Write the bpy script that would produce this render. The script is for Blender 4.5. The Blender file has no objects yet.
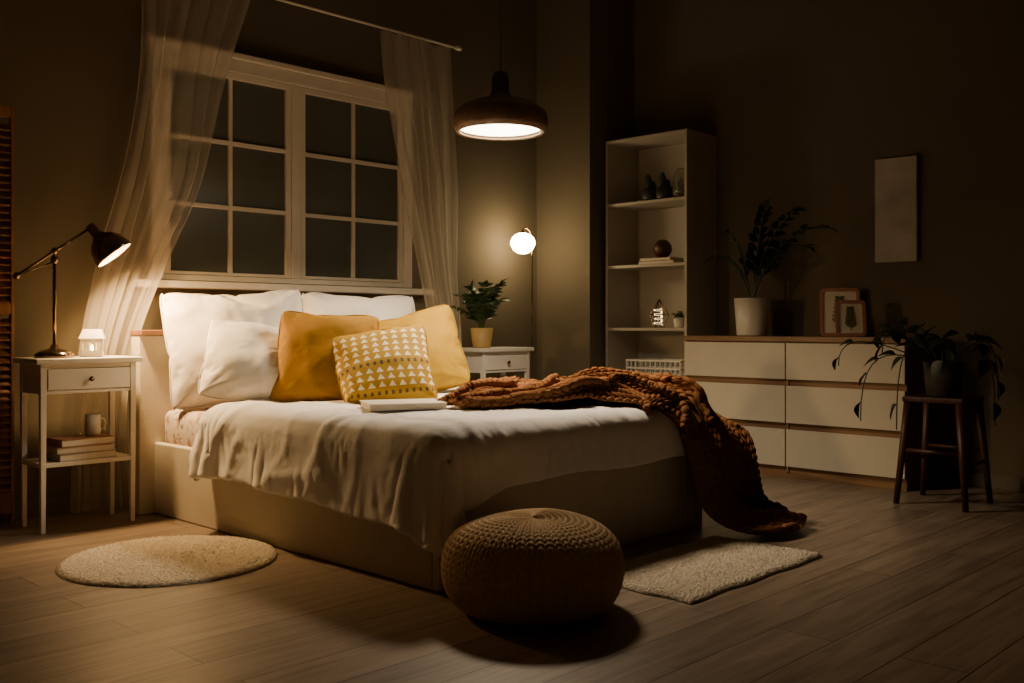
import bpy, math, random
import numpy as np
from mathutils import Vector, Matrix, noise
from mathutils.bvhtree import BVHTree
random.seed(4)
S=bpy.context.scene
C=bpy.context.collection
pi=math.pi

# ---------------------------------------------------------------- materials
def mat(name,col,rough=.5,metal=0.,var=.12,scale=8.,bump=0.,bscale=60.,emit=None,estr=0.,sheen=0.,coat=0.,spec=.5,crease=0.,cscale=4.,col2=None,edge=(.3,.7)):
    m=bpy.data.materials.new(name); m.use_nodes=True
    nt=m.node_tree; b=nt.nodes['Principled BSDF']
    tc=nt.nodes.new('ShaderNodeTexCoord')
    n=nt.nodes.new('ShaderNodeTexNoise'); n.inputs['Scale'].default_value=scale; n.inputs['Detail'].default_value=5
    nt.links.new(tc.outputs['Object'],n.inputs['Vector'])
    r=nt.nodes.new('ShaderNodeValToRGB')
    r.color_ramp.elements[0].position=edge[0]; r.color_ramp.elements[1].position=edge[1]
    r.color_ramp.elements[0].color=[c*(1-var) for c in col]+[1]
    r.color_ramp.elements[1].color=(list(col2) if col2 else [min(1,c*(1+var)) for c in col])+[1]
    nt.links.new(n.outputs['Fac'],r.inputs['Fac']); nt.links.new(r.outputs['Color'],b.inputs['Base Color'])
    b.inputs['Roughness'].default_value=rough; b.inputs['Metallic'].default_value=metal
    b.inputs['Specular IOR Level'].default_value=spec
    if sheen: b.inputs['Sheen Weight'].default_value=sheen
    if coat: b.inputs['Coat Weight'].default_value=coat
    last=None
    if crease:
        for sc_,st_,rot in ((cscale,crease,(.3,.2,.7)),(cscale*2.1,crease*.6,(.1,.5,-.6))):
            n3=nt.nodes.new('ShaderNodeTexNoise'); n3.noise_type='RIDGED_MULTIFRACTAL'; n3.inputs['Scale'].default_value=sc_; n3.inputs['Detail'].default_value=2.5
            n3.inputs['Distortion'].default_value=.9
            mp=nt.nodes.new('ShaderNodeMapping'); mp.inputs['Rotation'].default_value=rot; mp.inputs['Scale'].default_value=(1,.45,1)
            nt.links.new(tc.outputs['Object'],mp.inputs['Vector']); nt.links.new(mp.outputs['Vector'],n3.inputs['Vector'])
            b3=nt.nodes.new('ShaderNodeBump'); b3.inputs['Strength'].default_value=st_; b3.inputs['Distance'].default_value=.03*4/sc_
            nt.links.new(n3.outputs['Fac'],b3.inputs['Height'])
            if last: nt.links.new(last.outputs['Normal'],b3.inputs['Normal'])
            last=b3
    if bump:
        n2=nt.nodes.new('ShaderNodeTexNoise'); n2.inputs['Scale'].default_value=bscale; n2.inputs['Detail'].default_value=4
        nt.links.new(tc.outputs['Object'],n2.inputs['Vector'])
        bp=nt.nodes.new('ShaderNodeBump'); bp.inputs['Strength'].default_value=bump; bp.inputs['Distance'].default_value=.01
        nt.links.new(n2.outputs['Fac'],bp.inputs['Height'])
        if last: nt.links.new(last.outputs['Normal'],bp.inputs['Normal'])
        last=bp
    if last: nt.links.new(last.outputs['Normal'],b.inputs['Normal'])
    if emit:
        b.inputs['Emission Color'].default_value=list(emit)+[1]; b.inputs['Emission Strength'].default_value=estr
    return m

def wood(name,c1,c2,axis=0,rough=.45,stretch=14.):
    m=bpy.data.materials.new(name); m.use_nodes=True
    nt=m.node_tree; b=nt.nodes['Principled BSDF']
    tc=nt.nodes.new('ShaderNodeTexCoord'); mp=nt.nodes.new('ShaderNodeMapping')
    sc=[stretch*2]*3; sc[axis]=2.; mp.inputs['Scale'].default_value=sc
    nt.links.new(tc.outputs['Object'],mp.inputs['Vector'])
    n=nt.nodes.new('ShaderNodeTexNoise'); n.inputs['Scale'].default_value=1.; n.inputs['Detail'].default_value=8; n.inputs['Distortion'].default_value=.6
    nt.links.new(mp.outputs['Vector'],n.inputs['Vector'])
    r=nt.nodes.new('ShaderNodeValToRGB'); r.color_ramp.elements[0].position=.35; r.color_ramp.elements[1].position=.68
    r.color_ramp.elements[0].color=list(c1)+[1]; r.color_ramp.elements[1].color=list(c2)+[1]
    nt.links.new(n.outputs['Fac'],r.inputs['Fac']); nt.links.new(r.outputs['Color'],b.inputs['Base Color'])
    b.inputs['Roughness'].default_value=rough
    bp=nt.nodes.new('ShaderNodeBump'); bp.inputs['Strength'].default_value=.15; bp.inputs['Distance'].default_value=.003
    nt.links.new(n.outputs['Fac'],bp.inputs['Height']); nt.links.new(bp.outputs['Normal'],b.inputs['Normal'])
    return m

def floor_mat():
    m=bpy.data.materials.new('laminate_planks'); m.use_nodes=True
    nt=m.node_tree; b=nt.nodes['Principled BSDF']; L=nt.links
    tc=nt.nodes.new('ShaderNodeTexCoord')
    br=nt.nodes.new('ShaderNodeTexBrick'); br.inputs['Scale'].default_value=1.
    br.inputs['Brick Width'].default_value=1.38; br.inputs['Row Height'].default_value=.193
    br.inputs['Mortar Size'].default_value=.0025; br.inputs['Mortar Smooth'].default_value=.3; br.offset=.37
    br.inputs['Color1'].default_value=(.190,.143,.106,1); br.inputs['Color2'].default_value=(.26,.20,.150,1); br.inputs['Mortar'].default_value=(.035,.026,.018,1)
    L.new(tc.outputs['Object'],br.inputs['Vector'])
    mp=nt.nodes.new('ShaderNodeMapping'); mp.inputs['Scale'].default_value=(1.6,22,1)
    L.new(tc.outputs['Object'],mp.inputs['Vector'])
    n=nt.nodes.new('ShaderNodeTexNoise'); n.inputs['Scale'].default_value=1.; n.inputs['Detail'].default_value=8; n.inputs['Distortion'].default_value=1.2
    L.new(mp.outputs['Vector'],n.inputs['Vector'])
    r=nt.nodes.new('ShaderNodeValToRGB'); r.color_ramp.elements[0].position=.3; r.color_ramp.elements[1].position=.7
    r.color_ramp.elements[0].color=(.58,.56,.53,1); r.color_ramp.elements[1].color=(1.16,1.14,1.10,1)
    L.new(n.outputs['Fac'],r.inputs['Fac'])
    mx=nt.nodes.new('ShaderNodeMix'); mx.data_type='RGBA'; mx.blend_type='MULTIPLY'; mx.inputs['Factor'].default_value=1.
    L.new(br.outputs['Color'],mx.inputs['A']); L.new(r.outputs['Color'],mx.inputs['B']); L.new(mx.outputs['Result'],b.inputs['Base Color'])
    b.inputs['Roughness'].default_value=.38
    ad=nt.nodes.new('ShaderNodeMath'); ad.operation='MULTIPLY_ADD'; ad.inputs[1].default_value=-1.
    L.new(br.outputs['Fac'],ad.inputs[0])
    m2=nt.nodes.new('ShaderNodeMath'); m2.operation='MULTIPLY'; m2.inputs[1].default_value=.25; L.new(n.outputs['Fac'],m2.inputs[0]); L.new(m2.outputs[0],ad.inputs[2])
    bp=nt.nodes.new('ShaderNodeBump'); bp.inputs['Strength'].default_value=.35; bp.inputs['Distance'].default_value=.003
    L.new(ad.outputs[0],bp.inputs['Height']); L.new(bp.outputs['Normal'],b.inputs['Normal'])
    return m

def sheer_mat():
    m=bpy.data.materials.new('sheer_voile'); m.use_nodes=True
    nt=m.node_tree; nt.nodes.clear(); L=nt.links
    o=nt.nodes.new('ShaderNodeOutputMaterial'); d=nt.nodes.new('ShaderNodeBsdfDiffuse'); t=nt.nodes.new('ShaderNodeBsdfTranslucent')
    tr=nt.nodes.new('ShaderNodeBsdfTransparent'); m1=nt.nodes.new('ShaderNodeMixShader'); m2=nt.nodes.new('ShaderNodeMixShader')
    for s in(d,t): s.inputs['Color'].default_value=(.98,.90,.77,1)
    m1.inputs[0].default_value=.45; L.new(d.outputs[0],m1.inputs[1]); L.new(t.outputs[0],m1.inputs[2])
    lw=nt.nodes.new('ShaderNodeTexNoise'); lw.inputs['Scale'].default_value=2.5
    tc=nt.nodes.new('ShaderNodeTexCoord'); L.new(tc.outputs['Object'],lw.inputs['Vector'])
    mr=nt.nodes.new('ShaderNodeMapRange'); mr.inputs['To Min'].default_value=.28; mr.inputs['To Max'].default_value=.39
    L.new(lw.outputs['Fac'],mr.inputs['Value']); L.new(mr.outputs['Result'],m2.inputs[0])
    L.new(tr.outputs[0],m2.inputs[1]); L.new(m1.outputs[0],m2.inputs[2]); L.new(m2.outputs[0],o.inputs['Surface'])
    return m

def tri_mat():
    m=bpy.data.materials.new('yellow_triangle_print'); m.use_nodes=True
    nt=m.node_tree; b=nt.nodes['Principled BSDF']; L=nt.links
    uv=nt.nodes.new('ShaderNodeUVMap'); uv.uv_map='UVMap'; sp=nt.nodes.new('ShaderNodeSeparateXYZ'); L.new(uv.outputs[0],sp.inputs[0])
    def M(op,a,bv=None,c=None):
        n=nt.nodes.new('ShaderNodeMath'); n.operation=op
        for i,v in enumerate((a,bv,c)):
            if v is None: continue
            if isinstance(v,(int,float)): n.inputs[i].default_value=v
            else: L.new(v,n.inputs[i])
        return n.outputs[0]
    u=sp.outputs[0]; v=sp.outputs[1]
    vs=M('MULTIPLY',v,12.); row=M('FLOOR',vs); fv=M('FRACT',vs)
    fu=M('FRACT',M('MULTIPLY',u,10.))
    d=M('MULTIPLY',M('ABSOLUTE',M('SUBTRACT',fu,.5)),2.)
    tri=M('LESS_THAN',d,M('MULTIPLY',M('SUBTRACT',.90,fv),1.0))
    tri=M('MULTIPLY',tri,M('GREATER_THAN',fv,.17))
    bandA=M('MULTIPLY',M('GREATER_THAN',v,.50),M('LESS_THAN',v,.915))
    bandB=M('MULTIPLY',M('GREATER_THAN',v,.168),M('LESS_THAN',v,.416))
    tri=M('MULTIPLY',tri,M('MAXIMUM',bandA,bandB))
    mk=M('MULTIPLY',M('LESS_THAN',M('FRACT',M('MULTIPLY',u,15.)),.42),M('MULTIPLY',M('GREATER_THAN',v,.435),M('LESS_THAN',v,.478)))
    mk2=M('MULTIPLY',M('LESS_THAN',M('FRACT',M('MULTIPLY',u,15.)),.42),M('MULTIPLY',M('GREATER_THAN',v,.10),M('LESS_THAN',v,.14)))
    mk=M('MAXIMUM',mk,mk2)
    mx=nt.nodes.new('ShaderNodeMix'); mx.data_type='RGBA'; mx.inputs['A'].default_value=(.37,.215,.005,1); mx.inputs['B'].default_value=(.78,.70,.48,1)
    L.new(tri,mx.inputs['Factor'])
    mx2=nt.nodes.new('ShaderNodeMix'); mx2.data_type='RGBA'; L.new(mk,mx2.inputs['Factor']); L.new(mx.outputs['Result'],mx2.inputs['A']); mx2.inputs['B'].default_value=(.08,.05,.03,1)
    L.new(mx2.outputs['Result'],b.inputs['Base Color']); b.inputs['Roughness'].default_value=.85
    return m

WALL=mat('wall_paint',(.128,.103,.067),.9,var=.04,scale=2,bump=.1,bscale=200)
WALLP=mat('bounce_wall_paint',(.62,.54,.42),.9,var=.04,scale=2,bump=.1,bscale=200)  # unseen walls made pale to bounce soft fill into the room
CEIL=mat('ceiling_paint',(.26,.22,.17),.9,var=.03)
SKIRT=mat('skirting_paint',(.13,.105,.075),.6,var=.04)
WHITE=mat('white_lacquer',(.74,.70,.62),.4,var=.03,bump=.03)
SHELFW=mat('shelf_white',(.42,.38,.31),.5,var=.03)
WFRAME=mat('window_white',(.74,.68,.57),.45,var=.04,bump=.05)
PANE=mat('dusk_glass',(.108,.115,.096),.28,var=.15,scale=2,spec=.4)
CREAM=mat('cream_upholstery',(.60,.53,.42),.8,var=.04,bump=.25,bscale=260)
DWOOD=wood('oak_brown',(.16,.085,.04),(.28,.155,.07),axis=1)
HWOOD=wood('headboard_wood',(.15,.065,.025),(.25,.12,.05),axis=0)
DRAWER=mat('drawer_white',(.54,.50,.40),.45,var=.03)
DARK=mat('bronze_metal',(.24,.16,.11),.16,metal=.95,var=.15,scale=15)
COPPER=mat('copper_inner',(.90,.70,.50),.4,metal=.1,var=.05)
CLOTHW=mat('white_cotton',(.78,.74,.68),.9,var=.04,bump=.2,bscale=22,sheen=.1,crease=.42,cscale=4.5)
DUV=mat('duvet_cotton',(.80,.78,.76),.9,var=.04,bump=.25,bscale=20,sheen=.1,crease=.50,cscale=4.4)
SHEET=mat('floral_sheet',(.40,.25,.20),.9,var=.1,scale=26,bump=.2,col2=(.62,.54,.47),edge=(.40,.48))
YEL=mat('mustard_velvet',(.33,.168,.003),.85,var=.08,scale=10,bump=.25,bscale=18,crease=.38,cscale=5)
YEL2=mat('mustard_cotton',(.34,.200,.002),.85,var=.08,scale=10,bump=.25,bscale=18,crease=.3,cscale=5)
TRI=tri_mat()
KNIT=mat('rust_knit_wool',(.235,.105,.042),1.,var=.2,scale=40,bump=.6,bscale=260,spec=.05)
POUF=mat('tan_knit_cord',(.54,.39,.23),.95,var=.12,scale=50,bump=.3,bscale=260,spec=.15)
RUG=mat('beige_rug_pile',(.58,.50,.39),1.,var=.2,scale=60,bump=1.,bscale=180)
SHEER=sheer_mat()
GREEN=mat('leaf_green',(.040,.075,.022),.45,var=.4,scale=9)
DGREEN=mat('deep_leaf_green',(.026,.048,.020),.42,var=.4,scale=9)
VGREEN=mat('shaded_leaf_green',(.012,.022,.010),.5,var=.4,scale=9)  # pothos green, with the shadow by the stool put into the colour
POT=mat('white_ceramic',(.70,.66,.58),.35,var=.04)
POTC=mat('tan_pot',(.42,.28,.10),.5,var=.06)
SOIL=mat('soil',(.05,.035,.02),1.,var=.4,scale=60,bump=1)
BLACKM=mat('charcoal_pot',(.05,.045,.04),.5,var=.1)
GREYP=mat('shaded_pot',(.04,.035,.03),.6,var=.1)  # pothos pot, its shade painted in as a near-black colour
SHADED_REDW=wood('mahogany',(.040,.013,.007),(.075,.024,.011),axis=2)  # stool wood darkened to carry the shadow it stands in
SCREENW=wood('screen_wood',(.20,.08,.026),(.32,.14,.055),axis=2)
CANVAS=mat('plaster_canvas',(.44,.41,.36),.9,var=.16,scale=7,bump=1.,bscale=9)
PAPER=mat('book_paper',(.70,.64,.52),.9,var=.08,scale=60)
PRINTP=mat('pale_print_paper',(.85,.80,.70),.8,var=.03)
BOOK1=mat('brown_cover',(.28,.13,.06),.7); BOOK2=mat('tan_cover',(.45,.30,.17),.7); BOOK3=mat('grey_cover',(.30,.27,.24),.7)
PINK=mat('rose_wood_frame',(.46,.22,.16),.5,var=.1)
GLOBE=mat('glowing_globe',(1,.9,.7),.3,emit=(1,.75,.40),estr=42)
DIFF=mat('lamp_diffuser',(1,.95,.85),.4,emit=(1,.86,.60),estr=14)
BULB=mat('glowing_bulb',(1,.9,.7),.3,emit=(1,.68,.34),estr=260)
FLAME=mat('candle_flame',(1,.8,.4),.5,emit=(1,.60,.20),estr=120)
WAX=mat('candle_wax',(.8,.75,.65),.5)
FAIRY=mat('glowing_bead',(1,.9,.7),.3,emit=(1,.75,.4),estr=7)
PWOOD=wood('pendant_walnut',(.15,.09,.055),(.24,.15,.095),axis=0)
LEAFINK=mat('leaf_ink',(.16,.15,.09),.8)
FLOORM=floor_mat()
def glass_mat():
    m=bpy.data.materials.new('clear_glass'); m.use_nodes=True
    nt=m.node_tree; b=nt.nodes['Principled BSDF']; b.inputs['Transmission Weight'].default_value=.9; b.inputs['Roughness'].default_value=.05; b.inputs['Base Color'].default_value=(.9,.88,.8,1)
    n=nt.nodes.new('ShaderNodeTexNoise'); n.inputs['Scale'].default_value=20; bp=nt.nodes.new('ShaderNodeBump'); bp.inputs['Strength'].default_value=.05
    nt.links.new(n.outputs['Fac'],bp.inputs['Height']); nt.links.new(bp.outputs['Normal'],b.inputs['Normal'])
    return m
GLASS=glass_mat()

# ---------------------------------------------------------------- mesh kit
class G:
    def __init__(s): s.V=[]; s.F=[]
    def box(s,x0,x1,y0,y1,z0,z1):
        n=len(s.V)
        s.V+= [(x0,y0,z0),(x1,y0,z0),(x1,y1,z0),(x0,y1,z0),(x0,y0,z1),(x1,y0,z1),(x1,y1,z1),(x0,y1,z1)]
        s.F+= [tuple(n+i for i in f) for f in((0,3,2,1),(4,5,6,7),(0,1,5,4),(1,2,6,5),(2,3,7,6),(3,0,4,7))]
        return s
    def lathe(s,prof,seg=40,mtx=None):
        n=len(s.V); k=len(prof)
        for r,z in prof:
            for i in range(seg):
                a=2*pi*i/seg; p=Vector((max(r,.0003)*math.cos(a),max(r,.0003)*math.sin(a),z))
                if mtx: p=mtx@p
                s.V.append(tuple(p))
        for j in range(k-1):
            for i in range(seg):
                a=n+j*seg+i; b=n+j*seg+(i+1)%seg
                s.F.append((a,b,b+seg,a+seg))
        return s
    def tube(s,pts,r,seg=8):
        pts=[Vector(p) for p in pts]; n=len(s.V); k=len(pts)
        if not isinstance(r,(list,tuple)): r=[r]*k
        t=(pts[1]-pts[0]).normalized(); u=t.orthogonal().normalized()
        for j,p in enumerate(pts):
            t=(pts[min(j+1,k-1)]-pts[max(j-1,0)]).normalized()
            u=(u-t*u.dot(t)).normalized(); w=t.cross(u)
            for i in range(seg):
                a=2*pi*i/seg; s.V.append(tuple(p+(u*math.cos(a)+w*math.sin(a))*r[j]))
        for j in range(k-1):
            for i in range(seg):
                a=n+j*seg+i; b=n+j*seg+(i+1)%seg
                s.F.append((a,b,b+seg,a+seg))
        s.F.append(tuple(n+i for i in reversed(range(seg)))); s.F.append(tuple(n+(k-1)*seg+i for i in range(seg)))
        return s
    def leaf(s,base,d,up,L,W,droop=.2,rnd_=False):
        base=Vector(base); d=Vector(d).normalized(); up=Vector(up); up=(up-d*up.dot(d)).normalized(); sd=d.cross(up)
        n=len(s.V); K=6
        for i in range(K+1):
            t=i/K; w=W*.5*(math.sin(pi*t)**.7 if rnd_ and 0<i<K else math.sin(pi*min(1,t**.75+.02*(i==0))))+.0006
            c=base+d*L*t-up*droop*L*t*t
            s.V+= [tuple(c-sd*w+up*w*.35),tuple(c),tuple(c+sd*w+up*w*.35)]
        for i in range(K):
            a=n+i*3; s.F+=[(a,a+1,a+4,a+3),(a+1,a+2,a+5,a+4)]
        return s
    def obj(s,name,m,parent=None,loc=None,bevel=0,smooth=False,solid=0,sub=0,rot=None):
        me=bpy.data.meshes.new(name); me.from_pydata([tuple(v) for v in s.V],[],s.F); me.update()
        if smooth: me.shade_smooth()
        o=bpy.data.objects.new(name,me); C.objects.link(o); me.materials.append(m)
        if parent: o.parent=parent
        if loc: o.location=loc
        if rot: o.rotation_euler=rot
        if solid:
            q=o.modifiers.new('solid','SOLIDIFY'); q.thickness=solid; q.offset=0
        if bevel:
            q=o.modifiers.new('bevel','BEVEL'); q.width=bevel; q.segments=3; q.limit_method='ANGLE'
        if sub:
            q=o.modifiers.new('sub','SUBSURF'); q.levels=sub; q.render_levels=sub
        return o
def tag(o,label,cat,group=None):
    o['label']=label; o['category']=cat
    if group: o['group']=group
    return o
def thing(name,loc,label,cat,group=None,rz=0):
    e=bpy.data.objects.new(name,None); e.empty_display_size=.1; C.objects.link(e); e.location=loc; e.rotation_euler=(0,0,rz)
    return tag(e,label,cat,group)
def struct(o): o['kind']='structure'; return o

# ---------------------------------------------------------------- cloth sims (physical drape of the duvet, inflated pillows)
BX0,BX1,BY0,BY1=2.31,3.95,2.58,4.69
MT_=.515; DTH=.032
PN=44
def cushion_topology(w,h,seed):
    n=PN; idx={}; V=[];UV=[];F=[]
    for side in (0,1):
        for j in range(n+1):
            for i in range(n+1):
                rim=i in(0,n) or j in(0,n)
                if side==1 and rim: idx[(1,i,j)]=idx[(0,i,j)]; continue
                u=i/n*2-1; v=j/n*2-1; d=(1-u*u)*(1-v*v)
                y=(-1 if side==0 else 1)*(.0 if rim else .012+.05*d)+.006*noise.noise(Vector((u*3,v*3,seed+side*7)))*(0 if rim else 1)
                cr=1-.035*(u*u*v*v)**3
                idx[(side,i,j)]=len(V); V.append((u*w/2*cr,y,v*h/2*cr)); UV.append((i/n,j/n))
    for side in (0,1):
        for j in range(n):
            for i in range(n):
                f=(idx[(side,i,j)],idx[(side,i+1,j)],idx[(side,i+1,j+1)],idx[(side,i,j+1)])
                F.append(f if side==0 else f[::-1])
    rim=[idx[(0,i,0)] for i in range(n)]+[idx[(0,n,j)] for j in range(n)]+[idx[(0,i,n)] for i in range(n,0,-1)]+[idx[(0,0,j)] for j in range(n,0,-1)]
    return V,UV,F,rim
def sim_cushions(specs):
    obs=[]; out=[]
    for k,(w,h,pr,seed) in enumerate(specs):
        V,UV,F,rim=cushion_topology(w,h,seed)
        g=G(); g.V=V; g.F=F; o=g.obj('cushion_tmp',WHITE,None,(k*1.5,0,5))
        c=o.modifiers.new('cloth','CLOTH'); st=c.settings
        st.quality=6; st.mass=.15; st.tension_stiffness=30; st.compression_stiffness=30; st.shear_stiffness=15; st.bending_stiffness=.03; st.air_damping=4
        st.use_pressure=True; st.uniform_pressure_force=pr; st.effector_weights.gravity=0; st.shrink_min=-.08
        c.collision_settings.use_collision=False
        c.point_cache.frame_start=1; c.point_cache.frame_end=50
        obs.append(o); out.append([None,UV,F,rim])
    for f in range(1,41): S.frame_set(f)
    dg=bpy.context.evaluated_depsgraph_get()
    for k,o in enumerate(obs):
        me=bpy.data.meshes.new_from_object(o.evaluated_get(dg)); out[k][0]=np.array([v.co[:] for v in me.vertices])
        P=out[k][0]; print('cushion',k,P.max(0)-P.min(0))
    for o in obs: bpy.data.objects.remove(o,do_unlink=True)
    S.frame_set(1)
    return out
CSPEC=[(.74,.58,1.4,1),(.74,.58,1.4,5),(.54,.42,1.4,9),(.46,.45,2.2,14),(.46,.45,2.2,21),(.46,.43,2.2,30)]
CUSH=sim_cushions(CSPEC)
def sim_duvet():
    col=G().box(BX0-.005,BX1+.005,BY0-.005,BY1,0,MT_+.005).obj('collider_tmp',WHITE)
    q=col.modifiers.new('b','BEVEL'); q.width=.05; q.segments=4
    col.modifiers.new('col','COLLISION'); col.collision.thickness_outer=.012; col.collision.cloth_friction=40
    fl=G().box(0,6,0,6,-.1,0.005).obj('floor_tmp',WHITE); fl.modifiers.new('col','COLLISION')
    x1,y1=BX1+.22,4.26; nx,ny=150,140
    g=G()
    for j in range(ny+1):
        v=j/ny
        hang=np.interp(v,[0,.10,.25,.6,.85,1],[.24,.27,.24,.21,.20,.20])+.006*math.sin(v*23)
        x0=BX0-hang
        for i in range(nx+1):
            u=i/nx; x=x0+(x1-x0)*u
            y0=BY0-.12-.10*max(0,1-abs(u-.10)*6)+.006*math.sin(u*19)
            y=y0+(y1-y0)*v - .24*math.exp(-((u-.17)/.09)**2)*v**3-.06*max(0,.12-u)*v*4
            z=MT_+.050+.045*noise.noise(Vector((x*3.0,y*2.8,0)))+.026*noise.noise(Vector((x*6.5+y*2,y*5-x,4)))
            g.V.append((x,y,z))
    for j in range(ny):
        for i in range(nx):
            a=j*(nx+1)+i; g.F.append((a,a+1,a+nx+2,a+nx+1))
    o=g.obj('duvet_tmp',DUV)
    c=o.modifiers.new('cloth','CLOTH'); st=c.settings
    st.quality=8; st.mass=.25; st.tension_stiffness=26; st.compression_stiffness=24; st.shear_stiffness=11; st.bending_stiffness=.35; st.air_damping=2
    st.shrink_min=-.07
    c.collision_settings.distance_min=.010; c.collision_settings.collision_quality=3
    c.point_cache.frame_start=1; c.point_cache.frame_end=60
    for f in range(1,44): S.frame_set(f)
    dg=bpy.context.evaluated_depsgraph_get()
    me=bpy.data.meshes.new_from_object(o.evaluated_get(dg))
    co=[v.co.copy() for v in me.vertices]; faces=[tuple(p.vertices) for p in me.polygons]
    for t in (o,col,fl): bpy.data.objects.remove(t,do_unlink=True)
    S.frame_set(1)
    return co,faces
dco,dfaces=sim_duvet()
print('duvet z', min(v.z for v in dco), max(v.z for v in dco))

# ---------------------------------------------------------------- room
WY=5.0; WX=5.96; CZ=3.5
struct(G().box(-1.6,WX+.1,-1.9,WY+.1,-.1,0).obj('floor',FLOORM))
struct(G().box(-1.6,WX+.1,-1.9,WY+.1,CZ,CZ+.1).obj('ceiling',CEIL))
struct(G().box(-1.6,WX,WY,WY+.1,0,CZ).obj('wall_back',WALL))
struct(G().box(WX,WX+.1,-1.8,WY+.1,0,CZ).obj('wall_right',WALL))
struct(G().box(-1.6,-1.5,-1.8,WY,0,CZ).obj('wall_left',WALLP))
struct(G().box(-1.6,WX,-1.9,-1.8,0,CZ).obj('wall_front',WALLP))
struct(G().box(5.44,WX,4.49,WY,0,CZ).obj('wall_column',WALL))
struct(G().box(-1.5,5.44,4.985,WY,0,.08).obj('baseboard_back',SKIRT,bevel=.004))
struct(G().box(5.945,WX,-1.8,4.49,0,.08).obj('baseboard_right',SKIRT,bevel=.004))

# window
w=bpy.data.objects.new('window_1',None); C.objects.link(w); w.location=(3.315,WY,1.17); w['kind']='structure'
w['label']='white wooden double casement window with dark panes'
fw,fh=.885,1.24
g=G().box(-fw,-fw+.07,-.045,0,0,fh).box(fw-.07,fw,-.045,0,0,fh).box(-fw+.07,fw-.07,-.045,0,fh-.075,fh).box(-fw+.07,fw-.07,-.045,0,0,.03).box(-.03,.03,-.045,0,.03,fh-.075)
g.obj('window_frame',WFRAME,w,bevel=.005)
g=G().box(-fw-.03,fw+.03,-.06,-.0,fh,fh+.035); g.obj('window_head_moulding',WFRAME,w,bevel=.006)
for sx in (-1,1):
    xa,xb=(-fw+.072,-.032) if sx<0 else (.032,fw-.072)
    z0,z1=.032,fh-.077; t=.035; mid=(xa+xb)/2
    g=G().box(xa,xa+t,-.04,-.01,z0,z1).box(xb-t,xb,-.04,-.01,z0,z1).box(xa+t,xb-t,-.04,-.01,z0,z0+t*.5).box(xa+t,xb-t,-.04,-.01,z1-t,z1)
    g.box(mid-.012,mid+.012,-.036,-.014,z0+t*.5,z1-t)
    for k in (1,2):
        zz=z0+.02+(z1-t-z0-.02)*k/3; g.box(xa+t,mid-.012,-.036,-.014,zz-.012,zz+.012).box(mid+.012,xb-t,-.036,-.014,zz-.012,zz+.012)
    c=g.obj('casement',WFRAME,w,bevel=.003)
    G().box(xa+.01,xb-.01,-.022,-.016,z0+.01,z1-.01).obj('window_pane',PANE,c)
struct(G().box(2.33,4.37,4.90,WY,1.125,1.165).obj('trim_1',WFRAME,bevel=.008))

# ---------------------------------------------------------------- bed
bed=thing('bed',(3.13,3.7,0),'cream upholstered double bed with boxed base and wood-topped headboard','bed')
def lb(g,x0,x1,y0,y1,z0,z1): return g.box(x0-3.13,x1-3.13,y0-3.7,y1-3.7,z0,z1)
lb(G(),BX0,BX0+.04,BY0+.04,BY1,.0,.35).obj('side_panel',CREAM,bed,bevel=.008)
lb(G(),BX1-.04,BX1,BY0+.04,BY1,.0,.35).obj('side_panel',CREAM,bed,bevel=.008)
lb(G(),BX0,BX1,BY0,BY0+.04,.0,.35).obj('foot_panel',CREAM,bed,bevel=.008)
lb(G(),BX0+.04,BX1-.04,BY0+.04,BY1,.28,.325).obj('slatted_deck',DWOOD,bed)
lb(G(),2.235,4.025,4.69,4.78,0,.88).obj('headboard',CREAM,bed,bevel=.006)
lb(G(),2.23,4.03,4.66,4.785,.88,.905).obj('headboard_ledge',HWOOD,bed,bevel=.004)
m=G().box(-.795,.795,-1.0,1.0,0,MT_-.327).obj('mattress',SHEET,None,(3.13,3.66,.327),bevel=.045)
m.data.shade_smooth()
tag(m,'thick mattress in a patterned fitted sheet on the bed','mattress')

# duvet
me=bpy.data.meshes.new('duvet'); me.from_pydata([tuple(v) for v in dco],[],dfaces); me.update()
nr=[v.normal.copy() for v in me.vertices]
for i,v in enumerate(me.vertices):
    p=v.co
    wx=p.x+.10*noise.noise(Vector((p.x*2.5,p.y*2.5,3))); wy=p.y+.10*noise.noise(Vector((p.x*2.5,p.y*2.5,8)))
    r1=(1-abs(noise.noise(Vector((wx*2.6+wy*1.3,wy*1.7-wx*.7,p.z*2)))))**9
    r2=(1-abs(noise.noise(Vector((wx*5.5-wy*3.0,wy*3.4,p.z*3+5)))))**9
    msk=.5+.5*noise.noise(Vector((p.x*1.4,p.y*1.4,11)))
    a=.006*noise.noise(Vector((p.x*4,p.y*6,p.z*4)))+.013*r1+.009*r2*msk
    n=nr[i]; n= n if n.z>-.2 else -n
    v.co=p+n*(a+.002)
me.update()
DV=[v.co.copy() for v in me.vertices]
BV=BVHTree.FromPolygons(DV,dfaces)
def dz(x,y,default=.0):
    h=BV.ray_cast(Vector((x,y,2)),Vector((0,0,-1)))
    return h[0].z+DTH+.002 if h[0] is not None else default
me.shade_smooth(); me.materials.append(DUV)
o=bpy.data.objects.new('duvet',me); C.objects.link(o)
q=o.modifiers.new('s','SOLIDIFY'); q.thickness=DTH; q.offset=1
q=o.modifiers.new('sub','SUBSURF'); q.levels=1; q.render_levels=1
tag(o,'rumpled white cotton duvet draped over the bed','duvet')
print('dz',dz(2.7,3.3),dz(3.2,3.8),dz(3.5,3.0),dz(2.6,4.1))

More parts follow.
